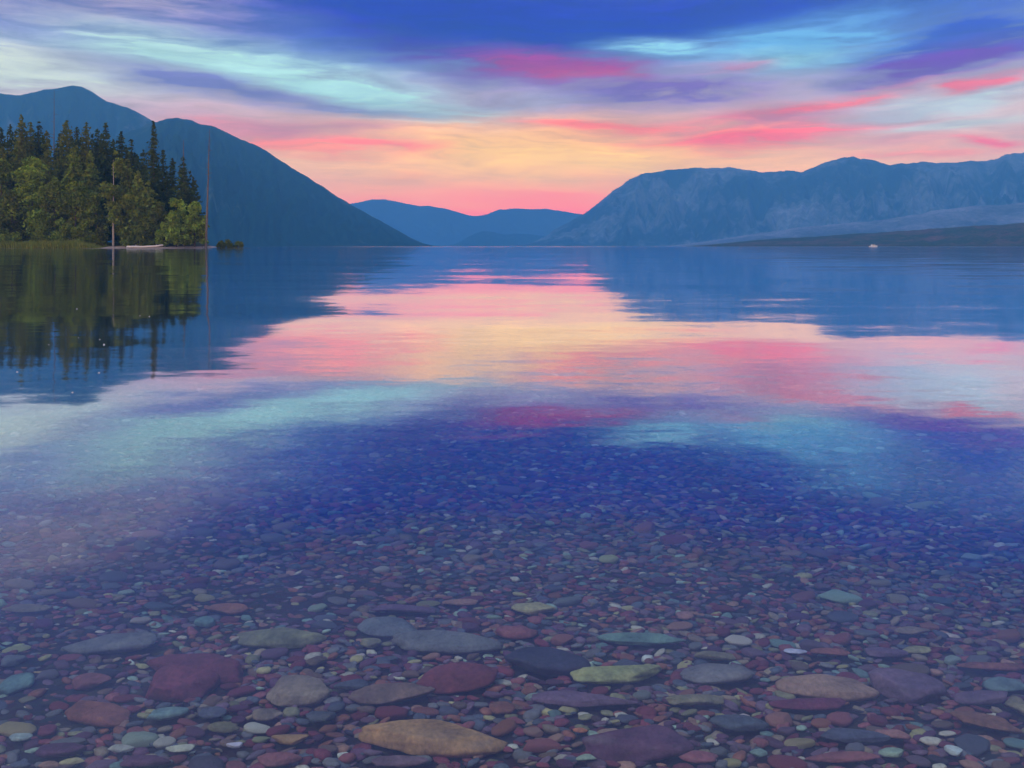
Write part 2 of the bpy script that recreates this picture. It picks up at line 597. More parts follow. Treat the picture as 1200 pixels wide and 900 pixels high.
# ------------------------------------------------------------------ mountains
def mountain(name, label, sil, Y0, Yr, mat, p=1.25, amp=0.16, seed=1, gully=1 / 34., rough=1.2, ncol=420, nrow=90):
    """ridge sheet: sil = (photo px, photo row) along the skyline, Y0 / Yr = depth of foot and of ridge (m),
    each a number or (px, depth) pairs"""
    def dep(d, px):
        return np.interp(px, [q[0] for q in d], [q[1] for q in d]) if isinstance(d, (list, tuple)) else np.full_like(px, d)
    px = np.linspace(sil[0][0], sil[-1][0], ncol)
    row = np.interp(px, [s[0] for s in sil], [s[1] for s in sil])
    k = np.array([.25, .5, .25])
    row[1:-1] = np.convolve(row, k, 'valid')
    row = row + rough * (fbm(px / 9.0, px * 0 + 3, seed + 40, 4) - 0.5) * 2 * np.clip((HZ - row) / 30.0, 0, 1)
    y0, yr = dep(Y0, px), dep(Yr, px)
    zr = (HZ - row) / F * yr + CAMZ
    t = np.concatenate([np.linspace(0, 1, nrow), np.linspace(1.04, 1.7, 12)])
    T, PX = np.meshgrid(t, px, indexing='ij')
    Y = y0 + T * (yr - y0)
    X = (PX - 600.0) / F * Y
    front = np.power(np.clip(T, 0, 1), p)
    back = np.clip(1 - (T - 1) * 1.35, 0, 1)
    Z = np.where(T <= 1, front, back) * zr
    # gullies and spurs running down the slope
    wob = (fbm(T * 3.0, PX * 0.01, seed + 9, 3) - 0.5) * 1.6
    rid = 1 - np.abs(2 * fbm(PX * gully + wob, T * 1.3, seed, 4, 0.55) - 1)
    fine = fbm(PX * gully * 4, T * 9, seed + 3, 4, 0.55) - 0.5
    env = np.sin(np.pi * np.clip(T, 0, 1)) ** 0.8 * (T < 1)
    Z = Z + zr * env * (amp * (rid - 0.72) * 2.0 + amp * 0.5 * fine)
    # keep the slope below the sight line to the skyline
    lim = (CAMZ + (zr - CAMZ) * Y / yr) - 0.004 * zr
    Z = np.where(T < 0.985, np.minimum(Z, lim), Z)
    Z = np.where(T == 0, -14.0, Z)
    V = np.stack([X.ravel(), Y.ravel(), Z.ravel()], 1)
    o = obj(name, np_mesh(name, V, [grid_faces(ncol, len(t))[:, ::-1]]), mat)
    tag(o, label, 'mountain', kind='structure')
    return o


mountain('mountain', 'highest dark blue mountain at the left, its rounded peak behind the conifers',
         [(-420, 150), (-250, 128), (-90, 116), (-40, 112), (0, 109.5), (12, 111), (25, 112), (36, 108), (50, 105.5), (70, 103),
          (86, 100), (96, 102), (110, 109), (122, 117), (135, 122), (150, 126), (165, 134), (178, 141), (186, 144),
          (210, 158), (250, 185), (320, 230), (380, 262)],
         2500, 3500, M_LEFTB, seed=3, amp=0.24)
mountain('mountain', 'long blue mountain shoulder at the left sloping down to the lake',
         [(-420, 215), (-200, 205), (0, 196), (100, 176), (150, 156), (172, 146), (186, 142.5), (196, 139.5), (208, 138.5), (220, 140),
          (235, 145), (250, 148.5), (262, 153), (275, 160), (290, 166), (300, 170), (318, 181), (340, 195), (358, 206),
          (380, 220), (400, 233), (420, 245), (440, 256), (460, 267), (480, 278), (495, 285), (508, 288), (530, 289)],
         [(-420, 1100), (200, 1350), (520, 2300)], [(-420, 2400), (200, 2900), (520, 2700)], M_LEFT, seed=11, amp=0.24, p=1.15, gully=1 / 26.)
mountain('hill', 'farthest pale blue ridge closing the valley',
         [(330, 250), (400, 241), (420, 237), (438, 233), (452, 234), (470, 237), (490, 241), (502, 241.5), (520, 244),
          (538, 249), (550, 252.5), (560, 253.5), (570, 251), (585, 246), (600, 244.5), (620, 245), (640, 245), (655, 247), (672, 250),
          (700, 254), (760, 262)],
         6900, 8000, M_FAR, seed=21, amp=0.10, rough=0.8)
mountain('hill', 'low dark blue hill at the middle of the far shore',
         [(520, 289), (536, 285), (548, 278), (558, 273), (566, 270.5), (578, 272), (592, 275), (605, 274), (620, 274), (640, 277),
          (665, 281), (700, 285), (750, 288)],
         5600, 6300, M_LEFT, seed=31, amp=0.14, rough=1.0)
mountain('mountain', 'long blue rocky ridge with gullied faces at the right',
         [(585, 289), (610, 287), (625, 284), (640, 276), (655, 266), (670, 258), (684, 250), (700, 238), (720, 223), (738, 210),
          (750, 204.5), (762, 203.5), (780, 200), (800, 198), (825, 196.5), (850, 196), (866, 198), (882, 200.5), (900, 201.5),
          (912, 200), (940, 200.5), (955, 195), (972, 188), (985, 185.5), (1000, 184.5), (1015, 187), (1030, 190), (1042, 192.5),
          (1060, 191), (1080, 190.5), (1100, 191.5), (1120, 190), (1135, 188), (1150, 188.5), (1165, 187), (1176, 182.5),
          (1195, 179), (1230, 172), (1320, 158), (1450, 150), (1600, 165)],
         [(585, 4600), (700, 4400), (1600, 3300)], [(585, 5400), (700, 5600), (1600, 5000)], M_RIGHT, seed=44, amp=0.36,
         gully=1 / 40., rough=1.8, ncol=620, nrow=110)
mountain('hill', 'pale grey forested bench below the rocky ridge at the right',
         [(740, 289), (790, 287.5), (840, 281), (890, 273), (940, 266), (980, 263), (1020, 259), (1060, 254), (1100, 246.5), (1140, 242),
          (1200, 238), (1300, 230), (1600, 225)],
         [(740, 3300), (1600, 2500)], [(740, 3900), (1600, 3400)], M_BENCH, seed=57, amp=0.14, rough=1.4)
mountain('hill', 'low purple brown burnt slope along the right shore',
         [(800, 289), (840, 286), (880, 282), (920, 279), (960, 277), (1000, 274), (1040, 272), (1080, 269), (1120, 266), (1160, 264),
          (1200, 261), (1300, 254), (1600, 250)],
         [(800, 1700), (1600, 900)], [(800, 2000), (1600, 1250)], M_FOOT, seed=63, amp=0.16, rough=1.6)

# ------------------------------------------------------------------ wooded point at the left
YS = 224.0      # depth of its waterline


def land_z(X, Y):
    edge = np.interp(X, [-420, -150, -118, -100, -86, -82.5, -80], [222, 222, 223.0, 224, 226, 231, 245])
    d = Y - edge
    back = np.clip((520 - Y) / 60.0, 0, 1)
    side = np.clip((250.0 - (600 + X / Y * F)) / 9.0, 0, 1)
    z = np.clip(d * 0.09, -2.0, 0.55) + np.clip((d - 7) * 0.05, 0, 1.3)
    z = np.where(d > 0, z * np.minimum(back, 1) * side - (1 - side) * 1.0 - (1 - back) * 1.5, z)
    return z


def build_point():
    xs = np.concatenate([np.linspace(-420, -160, 30), np.linspace(-155, -70, 110)])
    ys = np.concatenate([np.linspace(200, 250, 110), np.linspace(254, 560, 40)])
    X, Y = np.meshgrid(xs, ys)
    Z = land_z(X, Y) + 0.14 * (fbm(X * .5, Y * .5, 8, 4) - .5)
    Z = np.where((Y <= 201) | (Y >= 559) | (X <= -419) | (X >= -71), -9.0, Z)
    V = np.stack([X.ravel(), Y.ravel(), Z.ravel()], 1)
    m, t = new_mat('point_ground')
    pos = t.n('ShaderNodeNewGeometry').outputs['Position']
    sxyz = t.n('ShaderNodeSeparateXYZ'); t.link(pos, sxyz.inputs[0])
    n = t.noise(pos, 0.7, 5.0, .6).outputs[0]
    hz = t.math('ADD', sxyz.outputs[2], t.math('MULTIPLY', t.math('SUBTRACT', n, .5), 0.35))
    f = t.math('MULTIPLY', t.math('SUBTRACT', hz, 0.58), 8.0, clamp=True)
    beach = t.ramp(t.noise(pos, 3.0, 5.0, .6).outputs[0], [(.3, (.24, .17, .155)), (.7, (.43, .33, .30))])
    soil = t.ramp(n, [(.3, (.04, .045, .018)), (.7, (.11, .11, .04))])
    finish(t, principled(t, t.mix(f, beach, soil), 0.95, 0.1))
    o = obj('shore', np_mesh('shore', V, [grid_faces(len(xs), len(ys))]), m)
    tag(o, 'low wooded point of land with a narrow gravel beach', 'shore', kind='structure')


build_point()
rng = np.random.default_rng(7)


def tufts(C, S, rng, flat=0.0, elong=1.6):
    """one kite-shaped leaf clump (2 triangles) at each centre C with size S, random facing"""
    n = len(C)
    d = rng.normal(size=(n, 3)); d[:, 2] *= (1 - flat)
    d /= np.linalg.norm(d, axis=1, keepdims=True)
    u = rng.normal(size=(n, 3))
    u -= d * np.sum(u * d, 1, keepdims=True)
    u /= np.linalg.norm(u, axis=1, keepdims=True)
    v = np.cross(d, u)
    S = S[:, None]
    A = C + d * S * elong * .5; B = C + u * S * .5 + v * S * .12; D = C - d * S * elong * .5; E = C - u * S * .5 + v * S * .12
    V = np.stack([A, B, D, E], 1).reshape(-1, 3)
    return V, np.arange(4 * n).reshape(-1, 4)


def tube(path, rad, sides=7):
    path = np.asarray(path, float)
    V, Fq = [], []
    for i, (q, r) in enumerate(zip(path, rad)):
        d = path[min(i + 1, len(path) - 1)] - path[max(i - 1, 0)]
        d = d / (np.linalg.norm(d) + 1e-9)
        a = np.cross(d, (0.3, 1, 0.1)); a /= np.linalg.norm(a)
        b = np.cross(d, a)
        th = np.arange(sides) * 2 * np.pi / sides
        V.append(q + r * (np.cos(th)[:, None] * a + np.sin(th)[:, None] * b))
    V = np.concatenate(V)
    for i in range(len(path) - 1):
        for k in range(sides):
            k2 = (k + 1) % sides
            Fq.append((i * sides + k, i * sides + k2, (i + 1) * sides + k2, (i + 1) * sides + k))
    return V, np.array(Fq)


def join(parts):
    V, Fs, o = [], [], 0
    for v, f in parts:
        V.append(v); Fs.append(f + o); o += len(v)
    return np.concatenate(V), Fs


def trunk_mesh(H, r, rng, lean=0.0, limbs=0, lz=(0.4, 0.9), ll=0.1):
    zz = np.linspace(-0.6, H, 9)
    wob = np.cumsum(rng.normal(0, 0.06, (9, 2)), 0) * 0.5
    path = np.stack([wob[:, 0] + lean * zz, wob[:, 1], zz], 1)
    parts = [tube(path, r * (1 - 0.93 * np.clip(zz / H, 0, 1)) + 0.015)]
    for k in range(limbs):
        z = H * rng.uniform(*lz)
        th = rng.uniform(0, 2 * np.pi)
        L = H * ll * rng.uniform(.4, 1.2)
        b = np.array([np.interp(z, zz, path[:, 0]), np.interp(z, zz, path[:, 1]), z])
        e = b + np.array([np.cos(th) * L, np.sin(th) * L, L * rng.uniform(-.25, .5)])
        rr = r * (1 - z / H) * .45 + .03
        parts.append(tube([b, (b + e) / 2 + (0, 0, .06 * L), e], [rr, rr * .6, .015], 5))
    return join(parts)


def conifer_crown(H, Rm, base, rng, dens=1.0, top=1.0, ragged=0.35, tuft=0.62):
    """whorls of drooping boughs hung with needle clumps"""
    C, S = [], []
    z0, z1 = H * base, H * top
    nw = int((z1 - z0) / 0.46)
    for k in range(nw):
        t = k / max(nw - 1, 1)
        z = z0 + (z1 - z0) * t + rng.normal(0, .12)
        if rng.random() < ragged * 0.25:
            continue
        L0 = 1.42 * Rm * ((1 - t) ** 0.62) * (0.55 + 0.45 * min(1, t * 7 + 0.3)) + 0.22
        nb = max(4, int(rng.integers(6, 10) * (0.6 + 0.4 * (1 - t)) * dens))
        th0 = rng.uniform(0, 6.28)
        for b in range(nb):
            th = th0 + b * 6.28 / nb + rng.normal(0, .25)
            L = L0 * rng.uniform(1 - ragged, 1.12)
            nt = max(2, int(L / 0.36))
            s = (np.arange(nt) + rng.random(nt)) / nt
            r = L * s ** .8
            x = np.cos(th) * r + rng.normal(0, .16 * L0 ** .5, nt)
            y = np.sin(th) * r + rng.normal(0, .16 * L0 ** .5, nt)
            zz = z - 0.30 * r + 0.08 * r * s + rng.normal(0, .14, nt)
            C.append(np.stack([x, y, zz], 1))
            S.append(tuft * 1.35 * rng.uniform(.6, 1.25, nt) * (0.65 + .5 * (1 - t)))
    return np.concatenate(C), np.concatenate(S)


def leafy_crown(H, Rm, base, rng, n=2600, shape=1.0, tuft=0.55, lobes=26):
    """clumps of leaves on the limb ends inside an uneven egg-shaped envelope"""
    z0 = H * base
    lt = rng.random(lobes) ** 0.9
    lth = rng.uniform(0, 6.28, lobes)
    env = Rm * (np.sin(np.pi * np.clip(0.10 + 0.86 * lt, 0, 1)) ** .75) * (1 - .35 * shape * lt)
    lr = env * np.sqrt(rng.random(lobes)) * 0.86
    LC = np.stack([np.cos(lth) * lr, np.sin(lth) * lr, z0 + (H - z0) * (0.05 + .9 * lt)], 1)
    LR = (0.27 + .18 * rng.random(lobes)) * Rm * (1 - .3 * lt) + .35
    LC = np.concatenate([LC, [[0, 0, H - .25 * Rm * .5]]]); LR = np.concatenate([LR, [Rm * .16]])
    pick = rng.choice(len(LC), n, p=LR ** 2 / np.sum(LR ** 2))
    d = rng.normal(size=(n, 3)); d /= np.linalg.norm(d, axis=1, keepdims=True)
    rad = LR[pick] * (rng.random(n) ** .45)
    C = LC[pick] + d * rad[:, None] * (1, 1, .8)
    # a few stray leaves soften the outline
    C += rng.normal(0, .12, C.shape)
    S = tuft * 1.3 * rng.uniform(.55, 1.2, n)
    return C, S, pick


def crown_obj(parent, C, S, rng, col, var, elong=1.6, clump=None):
    V, Fq = tufts(C, S, rng, 0.15, elong)
    n = len(C)
    k = rng.normal(1.0, .16, n)
    # leaf colour differs from bough to bough (fresh growth, old needles)
    bough = 0.72 + 0.56 * fbm(C[:, 0] * .55 + 30 + C[:, 1] * .35, C[:, 2] * .5 + 11, int(rng.integers(999)), 2)
    if clump is not None:
        bough = bough * rng.normal(1.0, .13, clump.max() + 1)[clump]
    warm = rng.normal(0, var, n)
    tone = np.array(col)[None] * (k * bough)[:, None] * np.stack([1 + warm, 1 + warm * .3, 1 - warm], 1)
    me = np_mesh('crown', V, [Fq], False)
    vcol(me, np.repeat(np.clip(tone, .004, .6), 4, 0))
    return obj('crown', me, M_LEAF, parent)


DARK, OLIVE, MIDG, LARCH, BRIGHT = (.060, .082, .018), (.120, .145, .026), (.165, .215, .032), (.17, .215, .036), (.215, .30, .042)


def tree(kind, label, px, top, depth, half_px, col, name='conifer_tree', base=0.06, trunk=M_BARK, **kw):
    X = (px - 600) / F * depth
    zb = float(land_z(np.array([X]), np.array([depth]))[0])
    zb = max(zb, 0.05)
    H = (HZ - top) / F * depth + CAMZ - zb
    Rm = half_px / F * depth
    r = np.random.default_rng(int(px * 131 + top * 17 + depth))
    o = empty(name, (X, depth, zb))
    tr = kw.get('tr', 0.012 * H + .06)
    if kind == 'conifer':
        tv, tf = trunk_mesh(H * .97, tr, r, kw.get('lean', 0))
        obj('trunk', np_mesh('trunk', tv, tf), trunk, o)
        C, S = conifer_crown(H, Rm, base, r, kw.get('dens', 1.0), kw.get('crown_top', 1.0), kw.get('ragged', .35), kw.get('tuft', .62))
        crown_obj(o, C, S, r, col, .10, 1.9)
    elif kind == 'leafy':
        tv, tf = trunk_mesh(H * .9, tr, r, kw.get('lean', 0), limbs=8, lz=(max(base, .25), .85), ll=.8 * Rm / H)
        obj('trunk', np_mesh('trunk', tv, tf), trunk, o)
        C, S, pk = leafy_crown(H, Rm, base, r, kw.get('n', 2600), kw.get('shape', 1.0), kw.get('tuft', .55), kw.get('lobes', 26))
        C[:, 1] += kw.get('cy', 0.0)
        crown_obj(o, C, S, r, col, .08, 1.3, pk)
    elif kind == 'snag':
        tv, tf = trunk_mesh(H, tr, r, kw.get('lean', 0), limbs=kw.get('limbs', 10), lz=(.35, .97), ll=.034)
        obj('trunk', np_mesh('trunk', tv, tf), trunk, o)
    tag(o, label, 'tree' if name != 'bush' else 'bush', kw.get('group', 'trees on the wooded point'))
    return o


# ---- the trees, from the left edge of the picture to the tip of the point (px, top row, depth, half width px)
T = tree
CON = 'conifer'
T(CON, 'dark conifer cut by the left edge of the picture', 1, 150, 262, 15, DARK)
T(CON, 'dark conifer just inside the left edge, tip below its tall neighbour', 12, 147, 258, 12, DARK)
T(CON, 'tallest pointed dark conifer near the left edge', 25, 136, 252, 14, OLIVE)
T(CON, 'slim olive conifer right of the tallest left conifer', 36, 143, 258, 11, OLIVE)
T(CON, 'dark conifer between the two slim ones left of the thin dead pole', 46, 144, 262, 12, DARK)
T(CON, 'short olive conifer directly left of the thin dead pole', 55, 154, 252, 11, OLIVE)
T('snag', 'thin bare dead pole rising above the left conifers', 63, 105, 268, 1, DARK, name='dead_tree', trunk=M_DEAD, tr=.34, limbs=14)
T(CON, 'broad olive conifer right of the thin dead pole', 78, 141, 248, 19, OLIVE, dens=1.2)
T(CON, 'dark conifer peeping out behind the broad olive conifer', 90, 150, 264, 11, DARK)
T(CON, 'full dark green conifer halfway between dead pole and pale trunk', 101, 145, 254, 14, OLIVE)
T(CON, 'dark narrow conifer left of the twin tops', 114, 150, 260, 12, DARK)
T(CON, 'dark conifer with the higher of the twin tops behind the pale trunk', 124, 145, 256, 13, DARK)
T(CON, 'dark conifer rising directly behind the pale trunk crown', 142, 155, 258, 14, DARK)
T(CON, 'dark conifer stepping down right of the pale trunk crown', 154, 164, 258, 13, DARK)
T(CON, 'low dark conifer left of the tall ragged spire', 168, 177, 256, 13, DARK)
T(CON, 'tall narrow ragged spire standing alone above its neighbours', 180, 144, 240, 10, DARK, ragged=.6, dens=.85, base=.12)
T(CON, 'small dark conifer right of the tall ragged spire', 191, 176, 246, 10, DARK, ragged=.5)
T(CON, 'shorter of two small dark conifers right of the spire', 202, 185, 244, 9, DARK, ragged=.5)
T(CON, 'dark conifer with a long bare reddish leader', 215, 160, 236, 13, DARK, base=.16, crown_top=.80, trunk=M_DEAD, ragged=.5, tr=.42)
T(CON, 'small dark conifer right of the bare reddish leader', 227, 210, 238, 10, DARK, ragged=.45)
T('snag', 'tall bare grey dead trunk at the tip of the point', 241, 151, 227, 1, DARK, name='dead_tree', trunk=M_DEAD, tr=.36, limbs=26, lean=.028)
# half-hidden conifers that close the gaps of the back row
for (px, top, lab) in [(18, 152, 'half hidden dark conifer left of the tallest left conifer'),
                       (31, 156, 'half hidden dark conifer right behind the tallest left conifer'),
                       (41, 157, 'half hidden dark conifer right behind the slim olive one'),
                       (51, 161, 'half hidden dark conifer behind the short olive one'),
                       (70, 158, 'half hidden dark conifer right of the thin dead pole'),
                       (84, 161, 'half hidden dark conifer behind the broad olive one'),
                       (95, 162, 'half hidden dark conifer left of the full dark green one'),
                       (108, 159, 'half hidden dark conifer right of the full dark green one'),
                       (119, 158, 'half hidden dark conifer between the twin tops'),
                       (133, 165, 'half hidden dark conifer right of the twin tops'),
                       (148, 173, 'half hidden dark conifer above the olive leafy tree beside the pale trunk'),
                       (161, 182, 'half hidden dark conifer above the light narrow larch'),
                       (185, 196, 'half hidden dark conifer right behind the tall ragged spire')]:
    T(CON, lab, px, top, 268, 13, DARK, dens=1.1)
# middle row
T(CON, 'olive conifer in the middle row at the left edge', 3, 172, 244, 16, OLIVE)
T(CON, 'mid green conifer behind the bright leafy tree', 22, 168, 246, 15, OLIVE)
T(CON, 'olive conifer between the bright leafy tree and the broad conifer', 57, 176, 242, 14, OLIVE)
T(CON, 'light olive larch below the broad olive conifer', 86, 172, 238, 17, MIDG, dens=1.15)
T(CON, 'light olive larch left of the pale trunk', 106, 178, 238, 15, MIDG, dens=1.15)
T(CON, 'dark conifer filling the gap right of the pale trunk', 150, 186, 244, 13, OLIVE)
T(CON, 'dark conifer behind the light narrow larch', 170, 196, 246, 13, DARK)
T(CON, 'dark low conifer under the small spire pair', 196, 205, 242, 14, DARK)
# front row
LF = 'leafy_tree'
T('leafy', 'bright green leafy tree at the left edge of the picture', 2, 186, 236, 22, MIDG, name=LF, base=.12, n=3000)
T('leafy', 'big rounded bright green leafy tree near the left edge', 38, 183, 232, 30, BRIGHT, name=LF, base=.10, n=5200, lobes=40)
T('leafy', 'olive leafy tree low at the left edge, behind the grass bank', 14, 224, 229, 22, OLIVE, name=LF, base=.05, n=2600)
T('leafy', 'tall light green leafy tree right of the big rounded one', 64, 206, 231, 20, MIDG, name=LF, base=.08, n=3200)
T('leafy', 'middle sized leafy tree below the larches, left of the pale trunk', 88, 214, 230, 20, MIDG, name=LF, base=.06, n=3000)
T('leafy', 'yellow green aspen with a long pale trunk', 133, 176, 228.5, 19, LARCH, name=LF, base=.20, n=3000, trunk=M_PALE, tr=.30, shape=.3, cy=1.5)
T('leafy', 'slender leafy tree directly left of the pale trunk', 112, 226, 231, 15, MIDG, name=LF, base=.06, n=1900)
T('leafy', 'olive leafy tree just right of the pale trunk', 147, 218, 233, 15, OLIVE, name=LF, base=.08, n=1900)
T(CON, 'light narrow larch with yellow green needles', 162, 200, 231, 13, LARCH, base=.10, dens=1.2)
T(CON, 'paler larch in front of the tall ragged spire', 174, 212, 232, 11, MIDG, base=.10, dens=1.1)
T('leafy', 'bright green leafy tree below the bare reddish leader', 207, 234, 229, 18, BRIGHT, name=LF, base=.06, n=2800)
T('leafy', 'bright green leafy tree beside the tall dead trunk', 228, 236, 228.5, 14, BRIGHT, name=LF, base=.05, n=2200)
T('leafy', 'narrow olive leafy tree between larch and bright trees', 188, 236, 232, 14, OLIVE, name=LF, base=.05, n=1900)
# shrubs along the bank
BU = [(8, 270, 226, 18, MIDG, 'olive shrub on the grass bank at the left edge'),
      (50, 262, 228, 17, MIDG, 'shrub below the big rounded leafy tree'),
      (72, 258, 228, 14, BRIGHT, 'bright shrub on the bank left of the slender leafy tree'),
      (98, 262, 228, 14, MIDG, 'shrub at the left end of the gravel beach'),
      (118, 268, 228, 9, OLIVE, 'dark shrub left of the foot of the pale trunk'),
      (148, 266, 228.5, 12, MIDG, 'shrub right of the foot of the pale trunk'),
      (170, 262, 228.5, 13, OLIVE, 'dark shrub behind the bleached log'),
      (192, 262, 228.5, 10, BRIGHT, 'bright green shrub above the tip of the bleached log'),
      (216, 262, 228, 12, MIDG, 'shrub under the bright leafy trees near the tip'),
      (237, 262, 227.5, 6, MIDG, 'small shrub at the foot of the tall dead trunk')]
for (px, top, dep, hw, c, lab) in BU:
    T('leafy', lab, px, top, dep, hw, c, name='bush', base=.02, n=900, tuft=.42, lobes=14, tr=.08, group='shrubs along the bank')
for (px, top, hw, lab) in [(259, 282.5, 5, 'low shrub just beyond the beach tip'), (268, 281.5, 6, 'taller of the low shrubs beyond the beach tip'),
                           (279, 284, 6, 'last low shrub at the water beyond the point')]:
    X = (px - 600) / F * 236
    o = empty('bush', (X, 236, 0.02))
    r = np.random.default_rng(px)
    H = (HZ - top) / F * 236 + CAMZ
    tv, tf = trunk_mesh(H * .8, .06, r, 0, 5, (.2, .8), .4)
    obj('trunk', np_mesh('trunk', tv, tf), M_BARK, o)
    C, S, pk = leafy_crown(H, hw / F * 236, .0, r, 420, 1, .34, 9)
    crown_obj(o, C, S, r, OLIVE, .08, 1.3, pk)
    tag(o, lab, 'bush', 'shrubs beyond the beach tip')
# small spit that carries those last shrubs
a = np.linspace(0, 2 * np.pi, 40, endpoint=False)
ring = [(np.cos(a) * 6.0 * s, np.sin(a) * 3.0 * s, np.full(40, z)) for s, z in ((1.35, -1.5), (1.0, 0.03), (.6, .10))]
V = np.concatenate([np.stack(q, 1) for q in ring] + [[[0, 0, .13]]])
i = np.arange(40); j = (i + 1) % 40
o = obj('shoal', np_mesh('shoal', V, [np.concatenate([np.stack([i, j, j + 40, i + 40], 1), np.stack([i + 40, j + 40, j + 80, i + 80], 1)]),
                                      np.stack([i + 80, j + 80, np.full(40, 120)], 1)]), M_SOIL, loc=((269 - 600) / F * 236, 236, 0))
tag(o, 'tiny islet beyond the beach tip under the last low shrubs', 'islet', kind='structure')


def grass_bank():
    r = np.random.default_rng(5)
    n = 15000
    X = r.uniform(-150, -116, n)
    Y = 222.3 + (X < -118) * 0 + r.random(n) ** 1.4 * 6.0 + np.clip((X + 128) * .12, 0, 2)
    Z = np.maximum(land_z(X, Y), 0.02)
    h = r.uniform(.7, 2.2, n) * (0.5 + fbm(X * .5, Y * .4, 3, 3)) * np.clip((-115 - X) / 6, .25, 1)
    th = r.uniform(0, 6.28, n)
    wv = .10
    B = np.stack([X, Y, Z], 1)
    lean = np.stack([r.normal(0, .25, n) * h, r.normal(0, .25, n) * h, h], 1)
    s = np.stack([np.cos(th) * wv, np.sin(th) * wv, 0 * th], 1)
    V = np.stack([B - s, B + s, B + lean], 1).reshape(-1, 3)
    me = np_mesh('grass', V, [np.arange(3 * n).reshape(-1, 3)], False)
    tone = np.array((.25, .29, .055))[None] * r.normal(1, .25, (n, 1)) * np.stack([r.normal(1, .12, n), np.ones(n), np.ones(n)], 1)
    vcol(me, np.repeat(np.clip(tone, .01, .5), 3, 0))
    tag(obj('grass', me, M_LEAF), 'tall yellow green grass on the bank at the left edge', 'grass', kind='stuff')


grass_bank()


# ------------------------------------------------------------------ bleached driftwood log
def driftwood():
    o = empty('driftwood_log', at(170, 290.3, 223.6) * 1.0)
    o.location.z = 0.12
    r = np.random.default_rng(2)
    L = 10.0
    s = np.linspace(-.5, .5, 12)
    path = np.stack([s * L, .25 * np.sin(s * 5), .32 + .55 * np.clip(s + .05, 0, 1) ** 1.5 * 2.0 + .04 * np.sin(s * 17)], 1)
    rad = .30 - .10 * (s + .5) + .02 * np.sin(s * 23)
    v, f = tube(path, rad, 9)
    cap = np.concatenate([v, [path[0]], [path[-1]]])
    k = np.arange(9)
    ends = np.concatenate([np.stack([k, (k + 1) % 9, np.full(9, len(v))], 1)[:, ::-1],
                           np.stack([k + 99, (k + 1) % 9 + 99, np.full(9, len(v) + 1)], 1)])
    obj('log', np_mesh('log', cap, [f, ends]), M_LOG, o)
    for n_ in range(4):
        b = path[int(r.integers(3, 10))]
        e = b + np.array([r.uniform(-.5, .9), r.normal(0, .3), r.uniform(.3, .8)])
        v, f = tube([b, (b + e) / 2, e], [.09, .06, .02], 6)
        obj('branch_stub', np_mesh('branch_stub', v, [f]), M_LOG, o)
    tag(o, 'bleached white driftwood log lying on the gravel beach', 'log')


driftwood()


# ------------------------------------------------------------------ far motor boat
def boat():
    Yb = 560.0
    o = empty('motor_boat', ((1023 - 600) / F * Yb, Yb, 0.0))
    # hull sections along x (bow to the right)
    secs = []
    for s in np.linspace(0, 1, 9):
        x = -3.1 + 6.2 * s
        b = 1.05 * (1 - max(0, (s - .45) / .55) ** 2.2)
        dk = .75 + .35 * s ** 2
        secs.append([(x, -b, dk), (x, -b * .86, .2), (x, 0, -.25 + .35 * max(0, s - .7)), (x, b * .86, .2), (x, b, dk)])
    V = np.array(secs).reshape(-1, 3)
    Fq = []
    for k in range(8):
        for q in range(4):
            Fq.append((k * 5 + q, k * 5 + 5 + q, k * 5 + 6 + q, k * 5 + 1 + q))
        Fq.append((k * 5 + 4, k * 5 + 9, k * 5 + 5, k * 5))
    hull = obj('hull', np_mesh('hull', V, [np.array(Fq), np.array([[0, 1, 2], [0, 2, 3], [0, 3, 4]])], False), M_BOATW, o)

    def box(name, x0, x1, y0, y1, z0, z1, mat, sl=0.0, par=o):
        v = [(x0, y0, z0), (x1, y0, z0), (x1, y1, z0), (x0, y1, z0),
             (x0 + sl * .3, y0 + .08, z1), (x1 - sl, y0 + .08, z1), (x1 - sl, y1 - .08, z1), (x0 + sl * .3, y1 - .08, z1)]
        f = [(3, 2, 1, 0), (4, 5, 6, 7), (0, 1, 5, 4), (1, 2, 6, 5), (2, 3, 7, 6), (3, 0, 4, 7)]
        return obj(name, np_mesh(name, v, [np.array(f)], False), mat, par)
    cab = box('cabin', -1.2, 1.5, -.8, .8, .80, 1.75, M_BOATW, .5)
    for y in (-.79, .79):
        box('window', -.8, .8, y - .03, y + .03, 1.2, 1.55, M_BOATG, .1, cab)
    box('windshield', 1.0, 1.35, -.6, .6, 1.1, 1.6, M_BOATG, .2)
    box('outboard_motor', -3.4, -3.0, -.2, .2, -.2, 1.05, M_BOATG, .05)
    tag(o, 'tiny white motor boat far out near the right shore', 'boat')


boat()

# ------------------------------------------------------------------ stones
def ico(sub):
    import bmesh
    bm = bmesh.new()
    bmesh.ops.create_icosphere(bm, subdivisions=sub, radius=1.0)
    V = np.array([v.co[:] for v in bm.verts])
    Fc = np.array([[v.index for v in f.verts] for f in bm.faces])
    bm.free()
    return V, Fc


I0, I1, I2, I3 = ico(1), ico(2), ico(3), ico(4)     # 20 / 80 / 320 / 1280 triangles


